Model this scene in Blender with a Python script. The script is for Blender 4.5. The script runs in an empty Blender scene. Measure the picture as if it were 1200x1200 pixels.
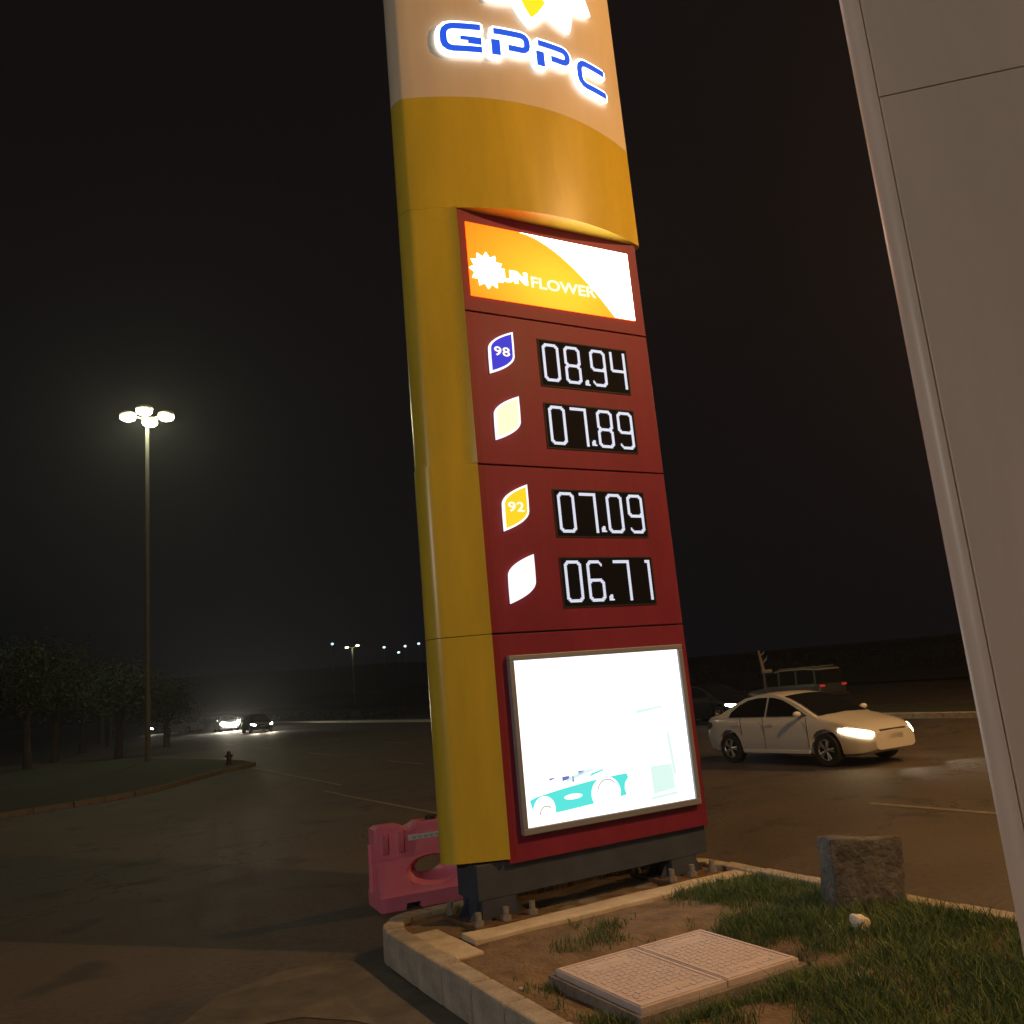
import bpy, bmesh, math, random
from mathutils import Vector, Matrix, noise
random.seed(7)
R = math.radians
S = bpy.context.scene
C = S.collection

# ------------------------------------------------------------------ camera
H = 1.95
p, r = R(11.717), R(-5.169)
fwd = Vector((0, math.cos(p), math.sin(p))); up = Vector((0, -math.sin(p), math.cos(p))); rt = Vector((1, 0, 0))
cx = rt*math.cos(r) + up*math.sin(r); cy = -rt*math.sin(r) + up*math.cos(r)
cam = bpy.data.cameras.new('camera'); co = bpy.data.objects.new('camera', cam); C.objects.link(co)
cam.sensor_width = 36; cam.lens = 36*1010/1200; cam.clip_end = 2000; cam.clip_start = .05
co.matrix_world = Matrix(((cx.x, cy.x, -fwd.x, 0), (cx.y, cy.y, -fwd.y, 0), (cx.z, cy.z, -fwd.z, H), (0, 0, 0, 1)))
S.camera = co

# ------------------------------------------------------------------ world (night) and exposure
w = bpy.data.worlds.new('World'); S.world = w; w.use_nodes = True
nt = w.node_tree; nt.nodes.clear()
wo = nt.nodes.new('ShaderNodeOutputWorld'); bg = nt.nodes.new('ShaderNodeBackground')
tc = nt.nodes.new('ShaderNodeTexCoord'); sx = nt.nodes.new('ShaderNodeSeparateXYZ'); cr = nt.nodes.new('ShaderNodeValToRGB')
nt.links.new(tc.outputs['Generated'], sx.inputs[0]); nt.links.new(sx.outputs['Z'], cr.inputs[0])
cr.color_ramp.elements[0].position = 0.0; cr.color_ramp.elements[0].color = (.0034, .0036, .0048, 1)
cr.color_ramp.elements[1].position = .45; cr.color_ramp.elements[1].color = (.0044, .0034, .0038, 1)
nt.links.new(cr.outputs[0], bg.inputs[0]); bg.inputs[1].default_value = 1.0
nt.links.new(bg.outputs[0], wo.inputs[0])
S.view_settings.view_transform = 'Standard'; S.view_settings.look = 'None'
S.view_settings.exposure = 0; S.view_settings.gamma = 1
SODIUM = (1, .52, .18)
SODIUM_W = 5300; COOL_W = 360

# ------------------------------------------------------------------ helpers
def mat(name, col, rough=.6, var=0, vscale=8, bump=0, bscale=60, metal=0, spec=.5, col2=None, clear=0, detail=6, rvar=0, streak=0):
    m = bpy.data.materials.new(name); m.use_nodes = True; n = m.node_tree; b = n.nodes['Principled BSDF']
    b.inputs['Base Color'].default_value = (*col, 1); b.inputs['Roughness'].default_value = rough
    b.inputs['Metallic'].default_value = metal; b.inputs['Specular IOR Level'].default_value = spec
    b.inputs['Coat Weight'].default_value = clear; b.inputs['Coat Roughness'].default_value = .08
    t = n.nodes.new('ShaderNodeTexCoord')
    if var or col2:
        nz = n.nodes.new('ShaderNodeTexNoise'); nz.inputs['Scale'].default_value = vscale; nz.inputs['Detail'].default_value = detail
        nz.inputs['Roughness'].default_value = .65
        if streak:
            mpn = n.nodes.new('ShaderNodeMapping'); mpn.inputs['Scale'].default_value = (1, 1, streak); n.links.new(t.outputs['Object'], mpn.inputs[0]); n.links.new(mpn.outputs[0], nz.inputs['Vector'])
        else: n.links.new(t.outputs['Object'], nz.inputs['Vector'])
        rp = n.nodes.new('ShaderNodeValToRGB'); rp.color_ramp.elements[0].position = .32; rp.color_ramp.elements[1].position = .68
        c2 = col2 if col2 else tuple(min(1, c*(1+var)) for c in col)
        c1 = col if col2 else tuple(c*(1-var) for c in col)
        rp.color_ramp.elements[0].color = (*c1, 1); rp.color_ramp.elements[1].color = (*c2, 1)
        n.links.new(nz.outputs['Fac'], rp.inputs[0]); n.links.new(rp.outputs[0], b.inputs['Base Color'])
        if rvar:
            mr = n.nodes.new('ShaderNodeMapRange'); mr.inputs[3].default_value = max(0.02, rough-rvar); mr.inputs[4].default_value = min(1, rough+rvar)
            n.links.new(nz.outputs['Fac'], mr.inputs[0]); n.links.new(mr.outputs[0], b.inputs['Roughness'])
    if bump:
        nb = n.nodes.new('ShaderNodeTexNoise'); nb.inputs['Scale'].default_value = bscale; nb.inputs['Detail'].default_value = 4
        n.links.new(t.outputs['Object'], nb.inputs['Vector'])
        bp = n.nodes.new('ShaderNodeBump'); bp.inputs['Strength'].default_value = bump; bp.inputs['Distance'].default_value = .02
        n.links.new(nb.outputs['Fac'], bp.inputs['Height']); n.links.new(bp.outputs[0], b.inputs['Normal'])
    return m
def emit(name, col, s, base=(.8, .8, .8)):
    m = bpy.data.materials.new(name); m.use_nodes = True; b = m.node_tree.nodes['Principled BSDF']
    b.inputs['Base Color'].default_value = (*[c*.35 for c in base], 1); b.inputs['Roughness'].default_value = .5; b.inputs['Specular IOR Level'].default_value = .08
    b.inputs['Emission Color'].default_value = (*col, 1); b.inputs['Emission Strength'].default_value = s
    return m
def obj(name, bm, m, parent=None, smooth=False, loc=None):
    if isinstance(bm, bmesh.types.BMesh):
        bmesh.ops.recalc_face_normals(bm, faces=bm.faces[:])
        me = bpy.data.meshes.new(name); bm.to_mesh(me); bm.free()
    else: me = bm
    if smooth:
        for f in me.polygons: f.use_smooth = True
        try: me.set_sharp_from_angle(angle=R(38))
        except Exception: pass
    if m is not None:
        me.materials.clear(); me.materials.append(m)
    o = bpy.data.objects.new(name, me); C.objects.link(o)
    if parent: o.parent = parent
    if loc is not None: o.location = loc
    return o
def tag(o, label, cat, group=None):
    o['label'] = label; o['category'] = cat
    if group: o['group'] = group
    return o
def thing(name, label, cat, loc=(0, 0, 0), rz=0, group=None):
    o = bpy.data.objects.new(name, None); C.objects.link(o); o.location = loc; o.rotation_euler = (0, 0, rz); o.empty_display_size = .2
    return tag(o, label, cat, group)
def struct(name, bm, m, smooth=False):
    o = obj(name, bm, m, None, smooth); o['kind'] = 'structure'; return o
def stuff(o): o['kind'] = 'stuff'; return o
def box(bm, x0, x1, y0, y1, z0, z1, bev=0):
    v = [bm.verts.new((x, y, z)) for x in (x0, x1) for y in (y0, y1) for z in (z0, z1)]
    fs = [bm.faces.new([v[i] for i in q]) for q in ((0, 1, 3, 2), (4, 6, 7, 5), (0, 4, 5, 1), (2, 3, 7, 6), (0, 2, 6, 4), (1, 5, 7, 3))]
    if bev:
        es = list({e for f in fs for e in f.edges})
        bmesh.ops.bevel(bm, geom=es, offset=bev, segments=2, profile=.5, affect='EDGES')
    return bm
def nb(): return bmesh.new()
def bxm(*a, **k): return box(nb(), *a, **k)
def prism(bm, pts, a, b, mp):
    """extrude 2-D polygon pts between depth a and b; mp(x,y,d) -> 3-D"""
    A = [bm.verts.new(mp(x, y, a)) for x, y in pts]; B = [bm.verts.new(mp(x, y, b)) for x, y in pts]
    bm.faces.new(A); bm.faces.new(B[::-1]); k = len(pts)
    for i in range(k): bm.faces.new((A[i], B[i], B[(i+1) % k], A[(i+1) % k]))
    return bm
def tube(bm, pts, rad, seg=10, cap=True):
    rings = []; P = [Vector(q) for q in pts]
    for i, q in enumerate(P):
        d = (P[min(i+1, len(P)-1)] - P[max(i-1, 0)]).normalized()
        a = d.cross(Vector((0, 0, 1)) if abs(d.z) < .9 else Vector((1, 0, 0))).normalized(); b = d.cross(a)
        rr = rad[i] if isinstance(rad, (list, tuple)) else rad
        rings.append([bm.verts.new(q + (a*math.cos(t) + b*math.sin(t))*rr) for t in [2*math.pi*k/seg for k in range(seg)]])
    for A, B in zip(rings, rings[1:]):
        for k in range(seg): bm.faces.new((A[k], A[(k+1) % seg], B[(k+1) % seg], B[k]))
    if cap: bm.faces.new(rings[0]); bm.faces.new(rings[-1][::-1])
    return bm
def loft(bm, rings, cap=True):
    V = [[bm.verts.new(q) for q in rg] for rg in rings]; k = len(V[0])
    for A, B in zip(V, V[1:]):
        for i in range(k): bm.faces.new((A[i], A[(i+1) % k], B[(i+1) % k], B[i]))
    if cap: bm.faces.new(V[0]); bm.faces.new(V[-1][::-1])
    return bm
def ico(bm, c, s, sub=2, jit=0, seed=0):
    g = bmesh.ops.create_icosphere(bm, subdivisions=sub, radius=1)
    for v in g['verts']:
        k = 1 + jit*noise.noise(v.co*1.7 + Vector((seed, seed*2, 0)))
        v.co = Vector((c[0] + v.co.x*s[0]*k, c[1] + v.co.y*s[1]*k, c[2] + v.co.z*s[2]*k))
    return bm
_dg = None
def text_bm(s, size, ext, mp=None, off=0.0, align='CENTER'):
    cu = bpy.data.curves.new('t', 'FONT'); cu.body = s; cu.size = size; cu.extrude = 0; cu.align_x = align; cu.align_y = 'CENTER'; cu.offset = off; cu.resolution_u = 4
    o = bpy.data.objects.new('t', cu); C.objects.link(o)
    me = bpy.data.meshes.new_from_object(o.evaluated_get(bpy.context.evaluated_depsgraph_get()))
    bpy.data.objects.remove(o); bpy.data.curves.remove(cu)
    bm = nb(); bm.from_mesh(me); bpy.data.meshes.remove(me)
    g = bmesh.ops.extrude_face_region(bm, geom=bm.faces[:])
    for e in g['geom']:
        if isinstance(e, bmesh.types.BMVert): e.co.z += ext
    if mp:
        for v in bm.verts: v.co = Vector(mp(v.co.x, v.co.y, v.co.z))
    return bm
def share(o, parent=None, name=None):
    c = o.copy(); C.objects.link(c)
    if parent: c.parent = parent
    return c
def copy_tree(o, parent=None):
    c = o.copy(); C.objects.link(c); c.parent = parent
    for ch in list(o.children): copy_tree(ch, c)
    return c

# site frame: u along the sign's face (away from the forecourt), n towards oncoming traffic
TH = R(29.44)
T = Vector((math.cos(TH), math.sin(TH), 0)); N = Vector((math.sin(TH), -math.cos(TH), 0)); O = Vector((-.269, 7.215, 0))
def gz(y): return .011*max(0, y-20) + (.00009*max(0, y-140)**2 if y < 240 else .9 + .018*(y-240))
def W(u, n, z=0):
    q = O + T*u + N*n; return Vector((q.x, q.y, gz(q.y) + z))
RZN = TH - math.pi/2     # heading of a vehicle driving along +n

# ------------------------------------------------------------------ materials
M = {}
def asphalt():
    m = mat('asphalt', (.056, .045, .040), .70, col2=(.105, .086, .076), vscale=1.4, bump=.7, bscale=110, rvar=.16, detail=12)
    n = m.node_tree; b = n.nodes['Principled BSDF']; t = n.nodes.new('ShaderNodeTexCoord'); src = b.inputs['Base Color'].links[0].from_socket
    def mixin(fac, col, typ='MIX'):
        nonlocal src
        mx = n.nodes.new('ShaderNodeMixRGB'); mx.blend_type = typ; n.links.new(fac, mx.inputs[0]); n.links.new(src, mx.inputs[1]); mx.inputs[2].default_value = (*col, 1); src = mx.outputs[0]
    def ramp(sock, p0, p1, inv=False):
        r_ = n.nodes.new('ShaderNodeMapRange'); r_.inputs[1].default_value = p0; r_.inputs[2].default_value = p1
        if inv: r_.inputs[3].default_value = 1; r_.inputs[4].default_value = 0
        n.links.new(sock, r_.inputs[0]); return r_.outputs[0]
    def tex(kind, sc, **k):
        x = n.nodes.new(kind); x.inputs['Scale'].default_value = sc
        for a_, v in k.items(): setattr(x, a_, v)
        n.links.new(t.outputs['Object'], x.inputs['Vector']); return x
    def mul(a_, b_):
        mm = n.nodes.new('ShaderNodeMath'); mm.operation = 'MULTIPLY'; n.links.new(a_, mm.inputs[0])
        if isinstance(b_, float): mm.inputs[1].default_value = b_
        else: n.links.new(b_, mm.inputs[1])
        return mm.outputs[0]
    sp = tex('ShaderNodeTexVoronoi', 85); mixin(mul(ramp(sp.outputs['Distance'], .05, .25, True), .55), (.15, .135, .12))      # aggregate
    mid = tex('ShaderNodeTexNoise', 16); mixin(mul(ramp(mid.outputs['Fac'], .45, .62), .5), (.030, .025, .022))                  # worn mottling
    big = tex('ShaderNodeTexNoise', .33); mixin(mul(ramp(big.outputs['Fac'], .5, .66), .6), (.10, .078, .06))                    # dust
    st = tex('ShaderNodeTexNoise', 1.1); mixin(mul(ramp(st.outputs['Fac'], .60, .70), .7), (.02, .018, .017))                     # oil stains
    ck = tex('ShaderNodeTexVoronoi', .45, feature='DISTANCE_TO_EDGE'); wob = tex('ShaderNodeTexNoise', 3.0)
    ad_ = n.nodes.new('ShaderNodeVectorMath'); ad_.operation = 'ADD'; n.links.new(t.outputs['Object'], ad_.inputs[0]); n.links.new(wob.outputs['Color'], ad_.inputs[1]); n.links.new(ad_.outputs[0], ck.inputs['Vector'])
    msk = tex('ShaderNodeTexNoise', .2); mixin(mul(ramp(ck.outputs['Distance'], .004, .016, True), ramp(msk.outputs['Fac'], .46, .56)), (.012, .011, .010))   # cracks
    n.links.new(src, b.inputs['Base Color']); return m
M['asphalt'] = asphalt()
M['apron'] = mat('apron', (.075, .068, .06), .88, col2=(.15, .138, .12), vscale=3, bump=.4, bscale=70)
M['linepaint'] = mat('linepaint', (.10, .09, .08), .7, col2=(.26, .24, .21), vscale=9)
M['soil'] = mat('soil', (.10, .066, .038), .95, col2=(.22, .155, .09), vscale=5, bump=.9, bscale=35)
M['grass'] = mat('grass', (.045, .095, .024), .7, col2=(.125, .175, .05), vscale=2.4)
M['lawn'] = mat('lawn', (.010, .016, .006), .95, col2=(.024, .030, .013), vscale=1.2, bump=1, bscale=14)
M['kerb'] = mat('kerb', (.25, .225, .19), .92, col2=(.46, .42, .36), vscale=4.5, bump=.45, bscale=55)
M['kerb_dimmed'] = mat('kerb_dimmed', (.07, .065, .058), .95, col2=(.14, .13, .115), vscale=4.5, bump=.45, bscale=55)  # kerb copy with its colour darkened to offset the lamplight on the verge
M['slab'] = mat('slab', (.42, .36, .27), .9, col2=(.58, .52, .41), vscale=5, bump=.35, bscale=45)
M['stone'] = mat('stone', (.05, .048, .045), .95, col2=(.15, .14, .125), vscale=11, bump=1, bscale=26)
M['rock'] = mat('rock', (.6, .55, .47), .9, col2=(.72, .68, .6), vscale=12, bump=.8, bscale=30)
M['yellow'] = mat('yellow_panel', (.56, .425, .038), .32, var=.10, vscale=3.2, streak=.18, rvar=.10, spec=.45, bump=.02, bscale=3)
M['beige'] = mat('beige_panel', (.66, .575, .45), .34, var=.06, vscale=3, streak=.18, rvar=.08, spec=.45)
M['red'] = mat('red_panel', (.21, .026, .055), .5, var=.13, vscale=3.5, streak=.2, rvar=.1, spec=.16)
M['seam'] = mat('seam_dark', (.012, .008, .009), .7)
M['glare_steel'] = mat('steel_blue_glare', (.045, .060, .092), .55, var=.2, vscale=5, bump=.05)  # dark steel with the screen's bluish glare mixed into the colour
M['bolt'] = mat('bolt_zinc', (.23, .22, .205), .6, metal=.2, var=.2, vscale=30)
M['rust'] = mat('rusty_plate', (.13, .075, .045), .8, var=.3, vscale=14, bump=.4)
M['alu'] = mat('aluminium', (.24, .26, .31), .5, metal=.1)
M['black'] = mat('display_black', (.006, .007, .011), .7, spec=.06)
M['plastic'] = mat('barrier_plastic', (.84, .19, .29), .5, col2=(.88, .26, .36), vscale=4, bump=.15, bscale=25)
M['tape'] = mat('tape', (.88, .88, .88), .4)
M['tapeprint'] = mat('tape_print', (.55, .56, .58), .5)
M['lid'] = mat('composite_lid', (.46, .395, .40), .8, col2=(.58, .51, .52), vscale=7, bump=.25, bscale=80)
M['lidedge'] = mat('lid_edge', (.56, .47, .43), .7, var=.1, vscale=20)
M['pit'] = mat('pit_concrete', (.20, .18, .16), .9, var=.3, vscale=9, bump=.5)
M['clad'] = mat('white_cladding', (.80, .66, .57), .4, var=.07, vscale=2.5, streak=.15, rvar=.1, spec=.4)
M['white_e'] = emit('lit_white', (1, .93, .78), 7.0)
M['halo'] = emit('lit_halo', (.93, .96, 1.0), 3.0)
M['blue_e'] = emit('lit_blue', (.018, .10, .78), .95, (.02, .08, .6))
M['petal'] = emit('lit_petal', (1, .72, .02), 1.1, (.8, .5, .02))
M['screen'] = emit('lit_screen', (.97, 1.0, 1.0), 1.45)
M['print_c'] = emit('backlit_turquoise', (.10, .80, .76), .95, (.1, .6, .6))
M['print_p'] = emit('backlit_pale', (.66, .96, .92), .94)
M['print_d'] = emit('backlit_indigo', (.20, .20, .62), .8, (.2, .2, .6))
M['print_g'] = emit('backlit_grey', (.45, .45, .45), .8)
M['orange_e'] = emit('lit_orange', (1, .36, .008), 1.75, (.9, .5, .05))
M['led'] = emit('led', (.64, .72, .90), .92)
M['b_white'] = emit('badge_white', (.96, .97, 1), 1.15)
M['b_blue'] = emit('badge_blue', (.04, .045, .72), .85, (.03, .03, .5))
M['b_pale'] = emit('badge_pale', (.98, .97, .62), 1.0)
M['b_yel'] = emit('badge_yellow', (1, .62, .02), 1.0, (.9, .6, .02))
M['b_cream'] = emit('badge_cream', (1, .97, .80), 1.05)
M['lamp_w'] = emit('lamp_greenish', (1, .98, .55), 80)
M['lamp_s'] = emit('lamp_sodium', SODIUM, 40)
M['lamp_c'] = emit('lamp_cool', (1, .90, .78), 14)
M['lamp_far'] = emit('lamp_far', (.62, .85, 1), 2.2)
M['lamp_fw'] = emit('lamp_far_warm', (1, .97, .62), 6)
M['head_w'] = emit('headlight_warm', (1, .80, .45), 24)
M['head_c'] = emit('headlight_cool', (.86, .93, 1), 30)
M['head_b'] = emit('headlight_bright', (1, .93, .72), 420)
M['tail'] = emit('tail_red', (1, .06, .04), .35, (.5, .02, .02))
M['pole'] = mat('galvanised', (.36, .37, .35), .5, metal=.3, var=.12, vscale=3)
M['mastpole'] = mat('mast_grey', (.10, .10, .09), .6, var=.15, vscale=2)
M['paintw'] = mat('car_white', (.68, .68, .69), .25, clear=.6, var=.02, vscale=2)
M['paintk'] = mat('car_black', (.008, .009, .012), .5, clear=0, spec=.2)
M['paints'] = mat('car_silver', (.42, .43, .43), .3, clear=.5, metal=.3)
M['paintg'] = mat('suv_grey', (.05, .055, .06), .4, clear=.3)
M['glass'] = mat('car_glass', (.010, .012, .014), .06, spec=.6)
M['tyre'] = mat('tyre', (.018, .018, .018), .85)
M['rim'] = mat('rim', (.45, .45, .46), .32, metal=.7)
M['trim'] = mat('dark_trim', (.03, .03, .032), .5)
M['bark'] = mat('bark', (.035, .028, .02), .95, var=.35, vscale=12, bump=.8)
M['leaf'] = mat('leaf', (.010, .020, .006), .8, col2=(.022, .036, .010), vscale=1.5)
M['hill'] = mat('hill_scrub', (.02, .024, .014), 1, var=.4, vscale=.2)
M['palebark'] = mat('pale_bark', (.18, .17, .16), .9, var=.2, vscale=10, bump=.5)
M['redpost'] = mat('red_paint', (.035, .007, .006), .6)

def backlit(m, col_edge, col_mid, c, sc, s0, s1):
    n = m.node_tree; b = n.nodes['Principled BSDF']; t = n.nodes.new('ShaderNodeTexCoord'); mp = n.nodes.new('ShaderNodeMapping'); mp.vector_type = 'POINT'
    mp.inputs['Location'].default_value = tuple(-c[i]*sc[i] for i in range(3)); mp.inputs['Scale'].default_value = sc
    g = n.nodes.new('ShaderNodeTexGradient'); g.gradient_type = 'SPHERICAL'; rp = n.nodes.new('ShaderNodeValToRGB')
    rp.color_ramp.elements[0].color = (*col_edge, 1); rp.color_ramp.elements[1].color = (*col_mid, 1); rp.color_ramp.elements[1].position = .75
    mr = n.nodes.new('ShaderNodeMapRange'); mr.inputs[3].default_value = s0; mr.inputs[4].default_value = s1
    n.links.new(t.outputs['Object'], mp.inputs[0]); n.links.new(mp.outputs[0], g.inputs[0]); n.links.new(g.outputs['Fac'], rp.inputs[0]); n.links.new(g.outputs['Fac'], mr.inputs[0])
    n.links.new(rp.outputs[0], b.inputs['Emission Color']); n.links.new(mr.outputs[0], b.inputs['Emission Strength'])
backlit(M['orange_e'], (1, .085, .003), (1, .15, .008), (1.05, 0, 5.52), (.85, .85, 1.3), 3.0, 4.6)
# ------------------------------------------------------------------ ground, road
def grid_strip(u0, u1, n0, n1, dz, step=1.0):
    bm = nb(); k = max(1, int(abs(n1-n0)/step)); prev = None
    m = max(1, int(abs(u1-u0)/3))
    for i in range(k+1):
        n = n0 + (n1-n0)*i/k
        row = [bm.verts.new(W(u0 + (u1-u0)*j/m, n, dz)) for j in range(m+1)]
        if prev:
            for j in range(m): bm.faces.new((prev[j], prev[j+1], row[j+1], row[j]))
        prev = row
    return bm
bm = nb(); ys = [-60, -30, -10, 0, 5, 10, 15, 20] + [20 + 4*i for i in range(1, 31)] + [150 + 10*i for i in range(0, 10)] + [260, 300, 340, 420, 600]
xs = [-500, -300, -150, -80, -40, -20, -10, 0, 10, 20, 40, 80, 150, 300, 500]; prev = None
for y in ys:
    row = [bm.verts.new((x, y, gz(y))) for x in xs]
    if prev:
        for j in range(len(xs)-1): bm.faces.new((prev[j], prev[j+1], row[j+1], row[j]))
    prev = row
struct('ground', bm, M['asphalt'])
# lane and edge paint
def paint(u, n0, n1, wd, par, nm='road_line'):
    o = obj(nm, grid_strip(u-wd/2, u+wd/2, n0, n1, .005, .5), M['linepaint']); o['kind'] = 'structure'; return o
paint(3.5, -26, -15.6, .12, None); paint(2.85, -14.8, -4.5, .10, None)
for a in range(8):
    paint(6.87, -2.3 - a*9.5, .7 - a*9.5, .13, None, 'lane_dash')
for a in range(5):
    paint(10.6 + .0, 1.5 - a*9.5 - 24, 4.5 - a*9.5 - 24, .13, None, 'lane_dash')
# median verge and its kerb, far carriageway verge
struct('median_verge', grid_strip(20.3, 23.4, -260, 40, .16, 4), M['lawn'])
struct('far_verge', grid_strip(43, 70, -260, 60, .16, 4), M['lawn'])
t = thing('median_kerb', 'long pale concrete kerb edging the median on the far side of the road', 'kerb', (0, 0, 0))
me0 = bxm(0, .22, -.495, .495, -.1, .17, bev=.02); me = bpy.data.meshes.new('kerb_stone'); me0.to_mesh(me); me0.free(); me.materials.append(M['kerb'])
for i in range(130):
    o = bpy.data.objects.new('kerb_stone', me); C.objects.link(o); o.parent = t
    o.location = W(20.05, 2-i*1.0); o.rotation_euler = (R(.63) if o.location.y > 20 else 0, 0, TH)
bm = grid_strip(20.05, 20.27, -260, -128, .17, 3); stuff(obj('kerb_run', bm, M['kerb'], t))
# left verge between forecourt road and main road
bm = nb()
vp = [(-14, -17.2), (-6, -18.6), (-2.4, -19.6), (-.9, -20.4), (.1, -21.6), (1.3, -23.6), (2.3, -25.2), (3.2, -26.0), (3.7, -26.8), (3.75, -28.5), (3.6, -30), (2.6, -35), (1.0, -42.3), (-6, -44), (-14, -46)]
A = [bm.verts.new(W(u, n, .12)) for u, n in vp]; bm.faces.new(A)
struct('grass_verge', bm, M['lawn'])
t = thing('verge_kerb', 'low kerb curving round the dark grass verge at the left', 'kerb')
for (a, b) in zip(vp[:10], vp[1:11]):
    L = math.dist(a, b); k = max(1, round(L/.9))
    for i in range(k):
        q0 = [a[j] + (b[j]-a[j])*i/k for j in (0, 1)]; q1 = [a[j] + (b[j]-a[j])*(i+1)/k for j in (0, 1)]
        P0, P1 = W(*q0), W(*q1); d = P1-P0
        o = obj('kerb_stone', bxm(.004, d.length-.004, -.12, .03, -.1, .14, bev=.015), M['kerb_dimmed'], t, loc=P0)
        o.rotation_euler = (0, -math.asin(d.z/d.length), math.atan2(d.y, d.x))
# light weathered cement apron beside the kerb corner
bm = nb(); rr = random.Random(3)
ap = [(-.94, 2.4), (-.94, -.2), (-1.15, -.75), (-1.55, -.9), (-2.1, -.6), (-2.5, -.15), (-2.2, .15), (-1.75, .3), (-1.5, .55), (-1.25, 1.1), (-1.1, 1.7), (-1.05, 2.4)]
A = [bm.verts.new(W(u + rr.uniform(-.05, .05)*(u < -.9), n + rr.uniform(-.05, .05), .005)) for u, n in ap]; bm.faces.new(A)
struct('cement_apron', bm, M['apron'])
# hill far away
bm = nb(); prev = None
for i in range(40):
    x = -420 + 21.5*i; row = []
    for j in range(7):
        y = 255 + 30*j; hh = (1-abs(j-3.6)/3.6)*(15 + 7*noise.noise(Vector((x*.011, y*.01, 3))) - .004*abs(x+60))*max(.12, min(1, (40-x)/90))
        row.append(bm.verts.new((x, y, gz(y) + max(-1, hh) - .3)))
    if prev:
        for j in range(6): bm.faces.new((prev[j], prev[j+1], row[j+1], row[j]))
    prev = row
struct('hill', bm, M['hill'], True)

# ------------------------------------------------------------------ kerbed island
def kerb_path():
    pts = []
    n = 9.0
    while n > -.2: pts.append((-.93 - .02*n if n < 3 else -.99, n)); n -= .46
    for a in range(0, 91, 15): pts.append((-.92 + .5*(1-math.cos(R(a))), -.36 - .5*math.sin(R(a))))
    u = .04
    while u < 1.55: pts.append((u, -.86)); u += .46
    for a in range(0, 91, 15): pts.append((1.6 + .75*math.sin(R(a)), -.86 + .75*(1-math.cos(R(a)))))
    n = .35
    while n < 9: pts.append((2.35, n)); n += .46
    return pts
KP = kerb_path()
t = thing('island_kerb', 'raised concrete kerb of separate stones round the sign island', 'kerb')
rr = random.Random(5)
for a, b in zip(KP, KP[1:]):
    P0, P1 = O + T*a[0] + N*a[1], O + T*b[0] + N*b[1]; d = P1-P0; L = d.length
    bm = bxm(.005, L-.005, -.155, 0, -.08, .245 + rr.uniform(-.006, .006), bev=.016)
    for v in bm.verts: v.co += Vector((noise.noise(v.co*9 + P0), noise.noise(v.co*9 - P0), noise.noise(v.co*7 + P0*2)))*.007
    o = obj('kerb_stone', bm, M['kerb'], t, loc=P0); o.rotation_euler = (0, rr.uniform(-.006, .006), math.atan2(d.y, d.x) + rr.uniform(-.012, .012))
# path runs with the island on its right: stones sit inside (-y)
bm = nb(); prev = None
def soil_dip(u, n):          # soil sunk a little round the pit cover
    pu, pn_ = u + .403, n - 1.282
    return .075*max(0, 1 - max(0, -.12-pu, pu-1.25, -.05-pn_, pn_-1.05)/.16)
for i in range(141):
    n = -.76 + 9.8*i/140; row = []
    for j in range(45):
        u = -.84 + 3.08*j/44
        z = .2 + .018*noise.noise(Vector((u*2.1, n*2.1, 1))) + .008*noise.noise(Vector((u*7, n*7, 4)))
        z -= soil_dip(u, n)
        row.append(bm.verts.new(W(u, n, z)))
    if prev:
        for j in range(44): bm.faces.new((prev[j], prev[j+1], row[j+1], row[j]))
    prev = row
def in_corner(v):
    q = v.co - O; u, n = q.dot(T), q.dot(N)
    return (u < -.42 and n < -.36 and math.hypot(u+.42, n+.36) > .42) or (u > 1.6 and n < -.11 and math.hypot(u-1.6, n+.11) > .69)
bmesh.ops.delete(bm, geom=[v for v in bm.verts if in_corner(v)], context='VERTS')
struct('island_soil', bm, M['soil'], True)
# foundation strip under the sign
t = thing('foundation_strip', 'worn concrete foundation strip under the feet of the tall price sign', 'foundation', W(0, 0, 0), TH)
def local_slab(nm, u0, u1, n0, n1, z0, z1, m, sd):
    bm = bxm(u0, u1, -n1, -n0, z0, z1, bev=.012)
    bmesh.ops.subdivide_edges(bm, edges=[e for e in bm.edges if e.calc_length() > .5], cuts=9)
    for v in bm.verts: v.co += Vector((0, noise.noise(v.co*4 + Vector((sd, 0, 0)))*.02, noise.noise(v.co*5 + Vector((0, sd, 0)))*.006))
    return obj(nm, bm, m, t)
local_slab('front_beam', -.50, 2.19, .10, .33, .02, .232, M['slab'], 1)
local_slab('corner_beam', -.79, -.56, -.20, .60, .02, .226, M['slab'], 9)
local_slab('pad', -.50, 2.19, -.62, .09, .02, .195, M['pit'], 4)

# ------------------------------------------------------------------ the price sign
Z0 = .2
sign = thing('price_sign', 'tall yellow and red petrol price sign with lit prices and white advert box', 'sign', W(0, 0, Z0), TH)
def arc(u): return -2.66 + math.sqrt(max(0, 2.86**2 - (u-1.05)**2))
def L3(u, z, n): return (u, -n, z - Z0)          # sign local
def flat(u, z, d): return L3(u, z, d)
def onarc(u, z, d): return L3(u, z, arc(u) + d)
# red body
obj('core', bxm(.02, 2.02, .06, .26, .66-Z0, 6.33-Z0), M['seam'], sign)
seams = [.615, 2.43, 3.90, 5.336, 6.352]
for a, b in zip(seams, seams[1:]):
    bm = bxm(.004, 2.045, 0, .30, a+.007-Z0, b-.007-Z0 if b < 6.3 else b-.003-Z0, bev=.004)
    obj('red_panel', bm, M['red'], sign)
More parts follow.
